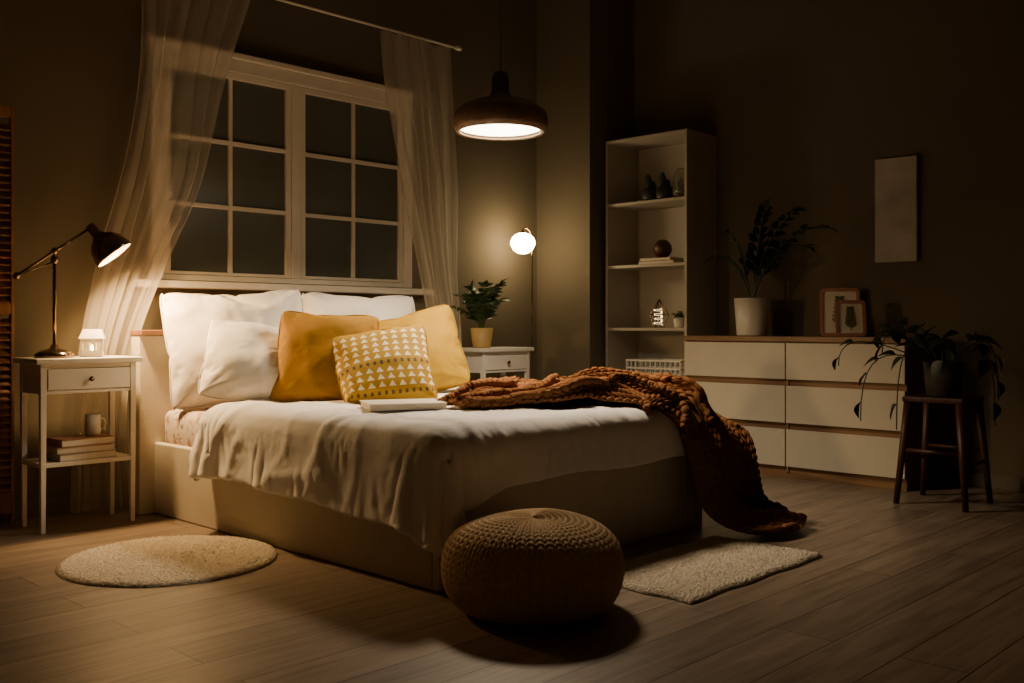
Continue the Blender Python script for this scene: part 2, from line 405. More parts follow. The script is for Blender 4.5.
# ---------------------------------------------------------------- pillows
def pillow(name,k,loc,wd,ht,th,yaw,lean,roll,m,label,cat,group,sag=.2):
    P,UV,F,rim=CUSH[k]; P=P.copy(); c=(P.max(0)+P.min(0))/2; P-=c; ext=P.max(0)-P.min(0)
    P[:,0]*=wd/ext[0]; P[:,1]*=th/ext[1]; P[:,2]*=ht/ext[2]
    vn=P[:,2]/(ht/2); P[:,1]*=1-sag*vn*.6            # stuffing settles towards the bottom
    for i in range(len(P)):
        p=P[i]; q=Vector((p[0]*6,p[2]*6,k*3.1))
        P[i,1]+=(.016*noise.noise(q*.6)+.008*noise.noise(q*1.7))*(1 if p[1]<0 else -1)
        P[i,2]+=.010*noise.noise(Vector((p[0]*5,k*7.7,2)))*vn[i]; P[i,0]+=.008*noise.noise(Vector((p[2]*5,k*5.7,8)))
    me=bpy.data.meshes.new(name); me.from_pydata(P.tolist(),[],F); me.update()
    uvl=me.uv_layers.new(name='UVMap')
    for l in me.loops: uvl.data[l.index].uv=UV[l.vertex_index]
    me.shade_smooth(); me.materials.append(m)
    o=bpy.data.objects.new(name,me); C.objects.link(o)
    M=Matrix.Rotation(math.radians(yaw),4,'Z')@Matrix.Rotation(math.radians(-lean),4,'X')@Matrix.Rotation(math.radians(roll),4,'Y')
    o.matrix_world=Matrix.Translation(loc)@M
    q=o.modifiers.new('sub','SUBSURF'); q.levels=2; q.render_levels=2
    rp=[tuple(P[i]) for i in rim]; rp.append(rp[0])
    G().tube(rp,.0035,6).obj('seam_piping',m,o,smooth=True)
    return tag(o,label,cat,group)
pillow('pillow',0,(2.66,4.48,.820),.72,.58,.28,-15,15,-3,CLOTHW,'large white pillow standing against the headboard','pillow','white bed pillows')
pillow('pillow',1,(3.46,4.50,.825),.72,.57,.28,-8,14,1,CLOTHW,'large white pillow behind the mustard cushions','pillow','white bed pillows')
pillow('pillow',2,(2.60,4.16,.745),.56,.43,.24,-28,34,8,CLOTHW,'smaller white pillow leaning on the larger one','pillow','white bed pillows')
pillow('cushion',3,(2.77,3.90,.768),.47,.46,.21,-42,20,4,YEL,'deep mustard square cushion leaning on white pillows','cushion','cushions on the bed')
pillow('cushion',4,(3.40,3.98,.780),.48,.45,.22,-42,22,-15,YEL2,'mustard square cushion behind the printed one','cushion','cushions on the bed')
pillow('cushion',5,(2.90,3.63,.728),.45,.41,.20,-38,32,-9,TRI,'yellow cushion with white triangle print','cushion','cushions on the bed')

lt_z=max(dz(2.66+a,3.20+b) for a in (-.15,-.07,0,.07,.15) for b in (-.12,-.06,0,.06,.12))-.003
lt=thing('notebook',(2.66,3.20,lt_z),'closed white hardcover notebook lying on the duvet','book',rz=math.radians(-28))
G().box(-.16,.16,-.12,.12,0,.004).obj('cover',WHITE,lt,bevel=.001)
G().box(-.155,.158,-.117,.117,.004,.022).obj('page_block',PAPER,lt)
G().box(-.16,.16,-.12,.12,.022,.026).obj('cover',WHITE,lt,bevel=.001)

# ---------------------------------------------------------------- knitted things
def stitch(a,b):
    x=(a-np.floor(a))*2-1; ax=np.abs(x)
    st=np.sqrt(np.clip(1-(2*ax-1)**2,0,1))
    ph=b+ax*.85
    return st*(.30+.70*np.abs(np.cos(pi*ph))**.7)
def grid_obj(name,P,H,m,amp,closed=False,solid=0):
    nj,ni=P.shape[:2]
    if closed: dU=np.roll(P,-1,1)-np.roll(P,1,1)
    else: dU=np.gradient(P,axis=1)
    dV=np.gradient(P,axis=0)
    N=np.cross(dU,dV); N/=np.linalg.norm(N,axis=2,keepdims=True)+1e-9
    Q=P+N*(H*amp)[...,None]
    V=Q.reshape(-1,3); F=[]
    for j in range(nj-1):
        for i in range(ni if closed else ni-1):
            a=j*ni+i; b=j*ni+(i+1)%ni; F.append((a,b,b+ni,a+ni))
    me=bpy.data.meshes.new(name); me.from_pydata(V.tolist(),[],F); me.update(); me.shade_smooth(); me.materials.append(m)
    o=bpy.data.objects.new(name,me); C.objects.link(o)
    if solid:
        q=o.modifiers.new('s','SOLIDIFY'); q.thickness=solid; q.offset=-1
    return o
def catmull(pts,n):
    pts=np.array(pts,float); k=len(pts); out=[]
    P=np.vstack([2*pts[0]-pts[1],pts,2*pts[-1]-pts[-2]])
    for q in np.linspace(0,k-1-1e-6,n):
        i=int(q); t=q-i; a,b,c,d=P[i:i+4]
        out.append(.5*((2*b)+(-a+c)*t+(2*a-5*b+4*c-d)*t*t+(-a+3*b-3*c+d)*t**3))
    return np.array(out)
def pouf():
    cols=52; ni=cols*9; nj=240
    prof=catmull([(.0,.290),(.08,.289),(.16,.281),(.23,.256),(.274,.213),(.291,.155),(.287,.092),(.260,.036),(.20,.006),(.0,.0)],nj)
    prof[:,0]=np.maximum(prof[:,0],.002)
    th=np.arange(ni)/ni*2*pi
    P=np.zeros((nj,ni,3)); P[...,0]=prof[:,0:1]*np.cos(th); P[...,1]=prof[:,0:1]*np.sin(th); P[...,2]=prof[:,1:2]
    P[...,2]*=1+.02*np.sin(th*2+1)[None,:]
    s=np.concatenate([[0],np.cumsum(np.linalg.norm(np.diff(prof,axis=0),axis=1))])
    A=(np.arange(ni)/ni*cols)[None,:]*np.ones((nj,1)); B=(s/.021)[:,None]*np.ones((1,ni))
    H=stitch(A,B)*np.clip(prof[:,0:1]/.08,.1,1)
    return grid_obj('pouf',P[::-1],H[::-1],POUF,.008,True)
o=pouf(); o.location=(2.39,2.215,.009); tag(o,'round tan chunky-knit pouf on the floor at the bed foot','pouf')

def sstep(x,a,b):
    t=np.clip((x-a)/(b-a),0,1); return t*t*(3-2*t)
def throw():
    nj,ni=700,420
    bz=.575
    pts=[(2.80,3.00,bz),(3.02,3.00,bz),(3.28,3.02,bz),(3.50,3.05,bz),(3.68,3.00,bz),(3.80,2.82,bz-.01),(3.87,2.63,bz-.05),(3.91,2.505,.42),(3.93,2.455,.26),(3.96,2.42,.12),(4.03,2.37,.045),(4.12,2.28,.035),(4.20,2.20,.03)]
    wd=[.22,.38,.62,.86,.94,.78,.62,.54,.50,.52,.56,.54,.38]
    cr=[(-.1,1,0),(0,1,0),(.05,1,0),(.1,1,0),(.35,.9,0),(.75,.6,0),(.95,.25,0),(1,.05,0),(1,0,0),(1,.05,0),(.92,.30,0),(.82,.5,0),(.75,.65,0)]
    nn=[(0,0,1),(0,0,1),(0,0,1),(0,0,1),(0,0,1),(0,-.3,1),(0,-.9,.8),(0,-1,.1),(0,-1,0),(0,-.9,.3),(0,-.4,.9),(0,0,1),(0,0,1)]
    C0=catmull(pts,nj); W=catmull([[a] for a in wd],nj)[:,0]; X=catmull(cr,nj); N=catmull(nn,nj)
    X/=np.linalg.norm(X,axis=1,keepdims=True); N/=np.linalg.norm(N,axis=1,keepdims=True)
    s=np.concatenate([[0],np.cumsum(np.linalg.norm(np.diff(C0,axis=0),axis=1))])
    t=np.linspace(-1,1,ni); P=np.zeros((nj,ni,3)); OFF=np.zeros((nj,ni))
    Ttan=np.gradient(C0,axis=0); Ttan/=np.linalg.norm(Ttan,axis=1,keepdims=True)
    ONB=sstep(C0[:,2],.40,.56)
    for j in range(nj):
        q=s[j]; onb=float(ONB[j])
        ww=W[j]*(1+(.05*math.sin(q*8)+.04*math.sin(q*17+1))*onb)
        ph=t*(5.6+2.4*onb)+1.7*math.sin(q*4.4)+q*1.2
        f=(.5+.5*np.sin(ph)); f2=.5+.5*np.sin(t*3.0-q*6+1); f3=.5+.5*np.sin(t*3.6+q*13+2*np.sin(t*3))
        env=np.clip((1-np.abs(t))*4,0,1); env=env*env*(3-2*env)
        tip=min(1,.35+q*1.3)*min(1,.5+(s[-1]-q)*3)
        off=(f**1.2*(.046+.018*onb)+f2*(.014+.034*onb)+f3*.028*onb)*(.30+.70*env)*tip
        lat=(.034+.021*onb)*np.cos(ph)*env*tip
        for k in range(3): P[j,:,k]=C0[j,k]+X[j,k]*(t*ww/2+lat)+N[j,k]*off
        OFF[j]=off
        P[j]+= Ttan[j][None,:]*(.040*np.sin(t*4+q*9)*env*onb)[:,None]
        e=min(1,(s[-1]-q)/.25); P[j]-=Ttan[j][None,:]*(.10*(1-e)*t**2)[:,None]
    over=np.clip(P[...,0]-3.98,0,1)
    P[...,2]-=over*.75*ONB[:,None]
    for j in range(nj):
        if C0[j,2]<.40: continue
        for i in range(ni):
            x,y,z=P[j,i]
            if y>2.40 and x<4.05:
                d=dz(x,y)
                if d>.42: P[j,i,2]=max(z,d+.010+OFF[j,i]*.9*float(ONB[j]))
    for j in range(nj):
        if C0[j,2]>=.55: continue
        for i in range(ni):
            x,y,z=P[j,i]
            if z<.52 and x<3.99:
                h=BV.ray_cast(Vector((x,1.5,max(z,.06))),Vector((0,1,0)))
                if h[0] is not None and y>h[0].y-DTH-.012: P[j,i,1]=h[0].y-DTH-.012
                if P[j,i,1]>BY0-.03: P[j,i,1]=BY0-.03
    for _ in range(18):
        Z=P; Z[1:-1,1:-1]=(Z[1:-1,1:-1]*2+Z[:-2,1:-1]+Z[2:,1:-1]+Z[1:-1,:-2]+Z[1:-1,2:])/6
    P[...,2]=np.maximum(P[...,2],.022)
    A=(t[None,:]*np.ones((nj,1))+1)/2*16; B=(s/.036)[:,None]*np.ones((1,ni))
    H=stitch(A,B)
    return grid_obj('knitted_throw',P[:,::-1],H[:,::-1],KNIT,.017,False,.014)
o=throw(); tag(o,'chunky rust-brown knitted throw heaped across the bed','blanket')

# ---------------------------------------------------------------- rugs
def rug_round():
    r=.412; nr_,na=90,420; g=G(); g.V.append((0,0,.016))
    for k in range(1,nr_+1):
        q=k/nr_
        for i in range(na):
            a=2*pi*i/na; edge=1+.010*noise.noise(Vector((math.cos(a)*3,math.sin(a)*3,0)))+.010*noise.noise(Vector((math.cos(a)*40,math.sin(a)*40,2)))
            x=r*q*math.cos(a)*edge; y=r*q*math.sin(a)*edge
            z=.016*min(1,(1-q)*22)**.5+.007*noise.noise(Vector((x*110,y*110,0)))*min(1,(1-q)*30)
            g.V.append((x,y,max(z,.001)))
    for i in range(na): g.F.append((0,1+i,1+(i+1)%na))
    for k in range(nr_-1):
        for i in range(na):
            a=1+k*na+i; b=1+k*na+(i+1)%na; g.F.append((a,a+na,b+na,b))
    return g.obj('rug',RUG,None,(1.89,3.70,.001),smooth=True)
tag(rug_round(),'round beige short-pile rug beside the bed','rug','bedroom rugs')
g=G(); nx,ny=300,170
for j in range(ny+1):
    for i in range(nx+1):
        u=i/nx*2-1; v=j/ny*2-1
        e=min(1-abs(u),(1-abs(v))*.55); z=.016*min(1,e*30)**.5
        x=u*.47+.006*math.sin(v*7)+.003*noise.noise(Vector((v*60,u*3,0)))*abs(u); y=v*.255+.005*math.sin(u*9)+.003*noise.noise(Vector((u*90,v*3,5)))*abs(v)
        g.V.append((x,y,max(z+.006*noise.noise(Vector((x*110,y*110,0)))*min(1,e*30),.001)))
for j in range(ny):
    for i in range(nx):
        a=j*(nx+1)+i; g.F.append((a,a+1,a+nx+2,a+nx+1))
tag(g.obj('rug',RUG,None,(3.265,2.125,.002),smooth=True),'small rectangular beige rug by the foot of the bed','rug','bedroom rugs')

# ---------------------------------------------------------------- nightstands
def nightstand(x0,y0,label):
    e=thing('nightstand',(x0+.24,y0+.145,0),label,'nightstand','white nightstands')
    hw,hd=.22,.125; t=.028
    G().box(-.245,.245,-.145,.14,.755,.78).obj('table_top',WHITE,e,bevel=.005)
    for sx in(-1,1):
        for sy in(-1,1):
            cx,cy=sx*(hw-t/2),sy*(hd-t/2); a=t/2; b=.010
            g=G()
            g.V=[(cx-b,cy-b,0),(cx+b,cy-b,0),(cx+b,cy+b,0),(cx-b,cy+b,0),(cx-a,cy-a,.755),(cx+a,cy-a,.755),(cx+a,cy+a,.755),(cx-a,cy+a,.755)]
            g.F=[(0,3,2,1),(4,5,6,7),(0,1,5,4),(1,2,6,5),(2,3,7,6),(3,0,4,7)]
            g.obj('leg',WHITE,e,bevel=.002)
    g=G().box(-hw+t,hw-t,hd-.02,hd-.008,.62,.755).box(-hw+.004,-hw+.016,-hd+t,hd-t,.62,.755).box(hw-.016,hw-.004,-hd+t,hd-t,.62,.755).box(-hw+t,hw-t,-hd+.004,-hd+.018,.735,.755).box(-hw+t,hw-t,-hd+.004,-hd+.018,.62,.633)
    g.obj('apron',WHITE,e,bevel=.001)
    d=G().box(-hw+t+.004,hw-t-.004,-hd-.002,-hd+.014,.637,.731).obj('drawer',WHITE,e,bevel=.003)
    G().lathe([(0,0),(.005,0),(.005,.010),(.012,.016),(.012,.021),(0,.024)],20,Matrix.Translation((0,-hd-.002,.684))@Matrix.Rotation(pi/2,4,'X')).obj('knob',DARK,d,smooth=True)
    G().box(-hw+.005,hw-.005,-hd+.005,hd-.005,.29,.31).obj('lower_shelf',WHITE,e,bevel=.003)
    return e
nightstand(1.705,4.555,'white wooden nightstand with one drawer beneath the desk lamp')
nightstand(4.45,4.555,'white wooden nightstand with one drawer beneath a potted plant')

# desk lamp
dl=thing('desk_lamp',(1.83,4.69,.78),'dark bronze jointed desk lamp with bell shade on the nightstand','lamp')
G().lathe([(0,0),(.085,0),(.088,.008),(.082,.02),(.055,.034),(.022,.042),(.014,.06),(0,.06)],48).obj('base',DARK,dl,smooth=True)
g=G().tube([(0,0,.05),(0,0,.45)],.008,12); g.lathe([(0,.43),(.014,.435),(.018,.45),(.014,.466),(0,.47)],20); g.obj('post',DARK,dl,smooth=True)
g=G().tube([(-.165,0,.37),(.165,-.01,.61)],.0065,12)
for p in ((-.165,0,.37),(0,-.004,.49),(.165,-.01,.61)): g.lathe([(0,-.014),(.013,-.009),(.017,0),(.013,.009),(0,.014)],16,Matrix.Translation(p)@Matrix.Rotation(pi/2,4,'X'))
g.tube([(0,0,.45),(-.004,0,.483)],.006,8)
g.tube([(-.165,0,.37),(-.005,0,.44)],.003,8)
g.obj('arm',DARK,dl,smooth=True)
ax=Vector((.50,-.33,-.74)).normalized(); top=Vector((.168,-.012,.605))
R=ax.to_track_quat('Z','Y').to_matrix().to_4x4(); MT=Matrix.Translation(top)@R
G().lathe([(0,-.02),(.02,-.018),(.024,0),(.024,.035),(.036,.05),(.062,.068),(.080,.095),(.090,.13),(.096,.160),(.092,.162),(.085,.13),(.076,.098),(.058,.072),(.030,.055),(.0,.052)],48,MT).obj('lamp_shade',DARK,dl,smooth=True)
G().lathe([(.0,.058),(.030,.060),(.056,.076),(.074,.101),(.082,.13),(.089,.158)],48,MT).obj('shade_lining',COPPER,dl,smooth=True)
G().lathe([(0,.060),(.014,.063),(.022,.073),(.029,.090),(.024,.106),(0,.114)],24,MT).obj('bulb',BULB,dl,smooth=True)
li=bpy.data.lights.new('desk_lamp_light','SPOT'); li.energy=125; li.color=(1,.61,.25); li.shadow_soft_size=.04; li.spot_size=math.radians(150); li.spot_blend=.95
lo=bpy.data.objects.new('desk_lamp_light',li); C.objects.link(lo); lo.parent=dl; lo.location=top+ax*.146
lo.rotation_euler=Vector((.42,-.12,-.80)).normalized().to_track_quat('-Z','Y').to_euler()

# house lantern
hl=thing('house_lantern',(2.00,4.68,.781),'small white ceramic house-shaped candle lantern glowing on the nightstand','lantern',rz=math.radians(-30))
g=G().box(-.05,.05,-.03,.03,0,.010)
for z0,z1 in ((.010,.030),(.066,.085)):
    g.box(-.048,.048,-.028,-.024,z0,z1).box(-.048,.048,.024,.028,z0,z1).box(-.048,-.044,-.024,.024,z0,z1).box(.044,.048,-.024,.024,z0,z1)
for x in (-.048,-.018,.010,.040): g.box(x,x+.008,-.028,-.024,.030,.066).box(x,x+.008,.024,.028,.030,.066)
g.obj('house_wall',POT,hl,bevel=.001)
g=G(); g.V=[(-.055,-.036,.085),(.055,-.036,.085),(.055,.036,.085),(-.055,.036,.085),(-.04,0,.128),(.04,0,.128)]
g.F=[(0,1,5,4),(1,2,5),(2,3,4,5),(3,0,4)]
g.obj('house_roof',POT,hl,solid=.003)
G().lathe([(0,.011),(.018,.011),(.018,.026),(0,.026)],24).obj('tealight',WAX,hl,smooth=True)
G().lathe([(0,.027),(.004,.032),(.0055,.039),(.003,.050),(0,.056)],12).obj('candle_flame',FLAME,hl,smooth=True)

# books & mug
def book(x,y,z,w_,d_,h_,m,rz,label):
    e=thing('book',(x,y,z),label,'book','books stacked on the lower shelf',rz)
    g=G().box(-w_/2,w_/2,-d_/2,d_/2,0,.003).box(-w_/2,w_/2,-d_/2,d_/2,h_-.003,h_).box(-w_/2,-w_/2+.003,-d_/2,d_/2,.003,h_-.003); g.obj('cover',m,e,bevel=.0008)
    G().box(-w_/2+.003,w_/2-.005,-d_/2+.004,d_/2-.004,.003,h_-.003).obj('page_block',PAPER,e)
book(1.945,4.69,.3105,.27,.19,.032,BOOK3,.05,'grey hardcover book at the bottom of the stack')
book(1.94,4.69,.343,.25,.18,.030,BOOK2,-.06,'tan hardcover book in the stack')
book(1.95,4.69,.3735,.25,.17,.034,BOOK1,.03,'brown hardcover book on top of the stack')
def cup(g,r,h): return g.lathe([(0,0),(r*.85,0),(r,.01),(r,h),(r-.004,h),(r-.006,.012),(0,.01)],32)
e=thing('mug',(2.01,4.70,.408),'white ceramic mug standing on the book stack','mug')
cup(G(),.036,.10).obj('mug_body',POT,e,smooth=True)
G().tube([(.034,0,.078),(.055,0,.076),(.062,0,.053),(.054,0,.030),(.034,0,.026)],.005,8).obj('handle',POT,e,smooth=True)

# ---------------------------------------------------------------- curtains
def curtain(rows,y,N,amp,label,seed):
    nz,nt=150,300; zs=[r[0] for r in rows][::-1]; V=[];F=[]
    for j in range(nz+1):
        q=j/nz; z=rows[0][0]+(rows[-1][0]-rows[0][0])*q
        a=np.interp(z,zs,[r[1] for r in rows][::-1]); b=np.interp(z,zs,[r[2] for r in rows][::-1])
        k=(b-a)/(rows[0][2]-rows[0][1])
        for i in range(nt+1):
            t=i/nt; ph=2*pi*N*t+1.2*math.sin(3*t+seed)+.6*math.sin(z*1.5+seed)+5.5*noise.noise(Vector((t*3.4,z*.65,seed)))
            am=.30+1.0*abs(noise.noise(Vector((t*3.0,z*.5,seed+4))))+.3*noise.noise(Vector((t*8,z*.7,seed)))
            yy=y+amp*(.8*math.sin(ph)+.2*math.sin(ph*2.3+z*.8+seed))*am*1.15
            x=a+(b-a)*t+.014*math.cos(ph)*k+.024*noise.noise(Vector((t*2,z*1.2,seed)))
            V.append((x,yy,z))
    for j in range(nz):
        for i in range(nt):
            c=j*(nt+1)+i; F.append((c,c+1,c+nt+2,c+nt+1))
    g=G(); g.V=V; g.F=F
    o=g.obj('sheer_curtain',SHEER,None,smooth=True); return tag(o,label,'curtain','sheer window curtains')
def smooth_rows(rows):
    P=catmull([list(r) for r in rows],60); return [tuple(p) for p in P]
curtain(smooth_rows([(2.765,2.32,2.96),(2.4,2.32,2.86),(1.75,2.24,2.70),(1.28,2.12,2.48),(.85,2.03,2.32),(.45,2.00,2.26),(.02,1.98,2.28)]),4.882,6,.036,'sheer ivory curtain swept aside behind the nightstand and lamp',1)
curtain(smooth_rows([(2.765,3.85,4.45),(2.35,3.92,4.49),(1.9,4.03,4.52),(1.3,4.18,4.54),(.85,4.28,4.58),(.45,4.27,4.59),(.02,4.25,4.61)]),4.882,6,.034,'sheer ivory curtain swept aside beside the potted plant',5)
e=thing('curtain_rod',(3.36,4.885,2.78),'thin pale curtain rod above the window','curtain rod')
G().tube([(-1.2,0,0),(1.17,0,0)],.008,12).obj('rod',WFRAME,e,smooth=True)
for x in(-1.21,1.18): G().lathe([(0,-.03),(.012,-.025),(.016,0),(.012,.025),(0,.03)],20,Matrix.Translation((x,0,0))@Matrix.Rotation(pi/2,4,'Y')).obj('finial',WFRAME,e,smooth=True)
for x in(-1.1,1.1): G().tube([(x,0,0),(x,.113,0)],.007,8).obj('bracket',WFRAME,e,smooth=True)

# ---------------------------------------------------------------- pendant
PZ=1.885
pl=thing('pendant_lamp',(3.48,3.44,PZ),'dark dome pendant lamp with wooden rim hanging over the bed','lamp')
G().lathe([(.200,-.004),(.216,-.006),(.230,.02),(.232,.05),(.222,.085),(.19,.115)],64).obj('wooden_rim',PWOOD,pl,smooth=True,solid=.006)
G().lathe([(.19,.113),(.14,.138),(.09,.150),(.055,.165),(.042,.19),(.040,.25),(.030,.285),(.0,.29)],64).obj('lamp_shade',BLACKM,pl,smooth=True,solid=.004)
G().lathe([(0,.022),(.19,.022),(.203,.018),(.203,.012),(.19,.008),(0,.008)],64).obj('diffuser',DIFF,pl,smooth=True)
G().tube([(0,0,.285),(0,0,CZ-PZ)],.004,8).obj('cord',BLACKM,pl,smooth=True)
G().lathe([(0,CZ-PZ-.03),(.045,CZ-PZ-.028),(.05,CZ-PZ),(0,CZ-PZ)],32).obj('canopy',BLACKM,pl,smooth=True)
li=bpy.data.lights.new('pendant_light','AREA'); li.shape='DISK'; li.size=.38; li.energy=37; li.color=(1,.77,.52); li.spread=math.radians(136)
lo=bpy.data.objects.new('pendant_light',li); C.objects.link(lo); lo.parent=pl; lo.location=(0,0,.004)

# ---------------------------------------------------------------- floor lamp
fl=thing('floor_lamp',(5.11,4.74,0),'slim dark floor lamp with a glowing glass globe','lamp')
G().lathe([(0,0),(.12,0),(.125,.01),(.115,.02),(.02,.03),(0,.03)],40).obj('base',DARK,fl,smooth=True)
G().tube([(0,0,.02),(0,0,1.3),(0,0,1.5),(-.004,0,1.55),(-.018,.008,1.595),(-.042,.02,1.61),(-.058,.028,1.60),(-.062,.03,1.575)],.006,12).obj('pole',DARK,fl,smooth=True)
G().lathe([(0,.022),(.010,.020),(.013,.006),(.016,.0)],24,Matrix.Translation((-.062,.03,1.567))).obj('bulb_socket',DARK,fl,smooth=True,solid=.002)
G().lathe([(0,-.080),(.035,-.075),(.067,-.052),(.086,-.015),(.086,.008),(.074,.035),(.054,.054),(.026,.066),(0,.068)],40,Matrix.Translation((-.062,.03,1.505))).obj('globe_shade',GLOBE,fl,smooth=True)

# ---------------------------------------------------------------- plants
def rosette(g,n,h,spread,leafL,leafW,seed,pairs=0,start=.25,droop=.25,rs=.004,ends=None,rl=False):
    rnd=random.Random(seed)
    st=G()
    for k in range(n if ends is None else len(ends)):
        a=2*pi*k/n+rnd.uniform(-.3,.3); sp=spread*rnd.uniform(.35,1.); hh=h*rnd.uniform(.6,1.)
        if sp>spread*.75: hh*=.75
        dg=.18*sp/max(h,.01)*2
        if ends is not None:
            dx,dy,hh,dg=ends[k]; sp=math.hypot(dx,dy); a=math.atan2(dy,dx)
        pts=[]
        for q in np.linspace(0,1,14):
            r=sp*q**1.6; z=hh*(q-dg*q**4)
            pts.append(Vector((math.cos(a)*(r+.012),math.sin(a)*(r+.012),z)))
        st.tube(pts,[rs*(1-.6*i/13) for i in range(14)],6)
        for m_ in range(pairs):
            q=start+(1-start)*m_/(pairs-1); f=q*13; i=min(int(f),12); p=pts[i].lerp(pts[i+1],f-i); t=(pts[i+1]-pts[i])
            if t.length<1e-5: continue
            t=t.normalized(); sd=t.cross(Vector((0,0,1)))
            if sd.length<.05: sd=Vector((-math.sin(a),math.cos(a),0))
            sd=sd.normalized(); up=sd.cross(t)
            for sgn in (-1,1):
                d=(sd*sgn*1.+t*.6+up*rnd.uniform(-.1,.6)).normalized()
                g.leaf(p,d,up if up.z>0 else -up,leafL*rnd.uniform(.8,1.1)*(1-.35*q),leafW*rnd.uniform(.85,1.1)*(1-.3*q),droop,rl)
        t=(pts[-1]-pts[-2]).normalized()
        g.leaf(pts[-1],t,Vector((-t.z,0,t.x)) if abs(t.z)>.9 else Vector((0,0,1)),leafL*.8,leafW*.7,droop,rl)
    return g,st
def potted(name,loc,label,r,h,potm,taper=.75):
    e=thing(name,loc,label,'potted plant')
    G().lathe([(0,0),(r*taper,0),(r*(taper+.03),.006),(r,h),(r-.008,h),(r-.012,h*.9),(0,h*.88)],44).obj('pot',potm,e,smooth=True)
    G().lathe([(0,h*.91),(r-.014,h*.90)],32).obj('soil',SOIL,e)
    return e
e=potted('potted_zz_plant',(5.68,3.34,.862),'dark green plant with arching stems in a white pot',.112,.24,POT,.82)
ends=[(.03,-.48,.66,.32),(-.04,-.32,.70,.20),(-.12,-.42,.50,.34),(-.03,-.10,.64,.10),(-.09,.11,.56,.18),(-.13,.19,.44,.35)]
g,st=rosette(G(),9,.66,.40,.110,.062,11,pairs=8,start=.34,ends=ends,rs=.007,rl=True)
o=st.obj('stem',DGREEN,e,smooth=True); o.location=(0,0,.21); o=g.obj('foliage',DGREEN,e,smooth=True); o.location=(0,0,.21)
e=potted('potted_house_plant',(4.56,4.68,.781),'bushy green houseplant in a tan pot on the nightstand',.075,.13,POTC,.75)
g,st=rosette(G(),20,.37,.17,.092,.044,21,pairs=5,start=.4,rs=.003,droop=.5)
g.V=[(v[0],min(v[1],.14),v[2]) for v in g.V]
o=st.obj('stem',GREEN,e,smooth=True); o.location=(0,0,.11); o=g.obj('foliage',GREEN,e,smooth=True); o.location=(0,0,.11)

# ---------------------------------------------------------------- dresser
dr=thing('dresser',(5.735,3.01,0),'wide wooden dresser with six handleless white drawers','dresser')
hw=.735; fx=-.225; bx=.205
g=G().box(fx+.02,bx,-hw+.0,-hw+.022,0.0,.832).box(fx+.02,bx,hw-.022,hw,0.0,.832).box(fx+.02,bx,-.011,.011,.03,.832).box(bx-.01,bx,-hw+.022,hw-.022,.03,.832).box(fx+.03,fx+.045,-hw+.022,hw-.022,.0,.832).box(fx+.045,bx-.01,-hw+.022,hw-.022,.03,.05)
g.obj('body',DWOOD,dr,bevel=.002)
G().box(fx-.003,bx,-hw-.005,hw+.003,.828,.86).obj('dresser_top',DWOOD,dr,bevel=.003)
for (z0,z1) in ((.07,.295),(.335,.56),(.60,.82)):
    for y0,y1 in ((-hw+.004,-.004),(.004,hw-.004)):
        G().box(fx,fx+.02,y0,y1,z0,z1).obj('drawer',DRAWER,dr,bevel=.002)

# ---------------------------------------------------------------- shelf unit
su=thing('shelving_unit',(5.765,4.115,0),'tall white open shelving unit with five shelves in the corner','shelf')
x0,x1,ya,yb=-.185,.185,-.345,.345
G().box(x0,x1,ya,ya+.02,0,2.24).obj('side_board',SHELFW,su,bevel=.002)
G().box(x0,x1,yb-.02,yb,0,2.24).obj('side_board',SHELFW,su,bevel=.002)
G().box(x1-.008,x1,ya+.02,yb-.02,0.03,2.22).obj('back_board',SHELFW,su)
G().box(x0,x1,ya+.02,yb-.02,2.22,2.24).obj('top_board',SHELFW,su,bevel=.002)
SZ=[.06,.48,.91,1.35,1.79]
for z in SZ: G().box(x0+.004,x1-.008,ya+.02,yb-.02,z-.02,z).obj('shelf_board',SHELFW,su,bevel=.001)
def cactus(x,y,z,label,seed):
    e=thing('potted_cactus',(x,y,z+.001),label,'potted cactus','cacti on the top shelf')
    cup(G(),.055,.085).obj('pot',BLACKM,e,smooth=True)
    G().lathe([(0,.07),(.047,.07)],24).obj('soil',SOIL,e)
    g=G()
    for (px,py,h,r) in ((-.018,0,.13,.02),(.02,.012,.10,.018),(.008,-.024,.08,.016)):
        n=len(g.V); g.lathe([(r*.8,.06),(r,.06+h*.3),(r,.06+h*.7),(r*.6,.06+h*.95),(0,.06+h)],24)
        for i in range(n,len(g.V)):
            v=g.V[i]; a=math.atan2(v[1],v[0]); k=1+.12*math.cos(a*8); g.V[i]=(v[0]*k+px,v[1]*k+py,v[2])
    g.obj('cactus_stem',DGREEN,e,smooth=True)
cactus(5.66,4.13,1.79,'small ribbed cactus in a charcoal pot on the shelf',1)
cactus(5.66,4.01,1.79,'small ribbed cactus in a charcoal pot on the shelf',2)
e=thing('terrarium',(5.68,3.87,1.791),'glass jar terrarium with wood base and moss on the shelf','terrarium')
G().lathe([(0,0),(.065,0),(.065,.025),(0,.025)],32).obj('wood_base',PWOOD,e)
G().lathe([(.055,.026),(.06,.05),(.06,.16),(.04,.20),(0,.21)],32).obj('glass_dome',GLASS,e,smooth=True,solid=.002)
g,st=rosette(G(),7,.11,.03,.04,.018,5,pairs=3); o=g.obj('moss',GREEN,e); o.location=(0,0,.028)
def flat(x,y,z,w_,d_,h_,m,label):
    e=thing('book',(x,y,z),label,'book','books lying on the shelf')
    G().box(-w_/2,w_/2,-d_/2,d_/2,0,.003).box(-w_/2,w_/2,-d_/2,d_/2,h_-.003,h_).box(w_/2-.003,w_/2,-d_/2,d_/2,.003,h_-.003).obj('cover',m,e)
    G().box(-w_/2+.004,w_/2-.003,-d_/2+.004,d_/2-.004,.003,h_-.003).obj('page_block',PAPER,e)
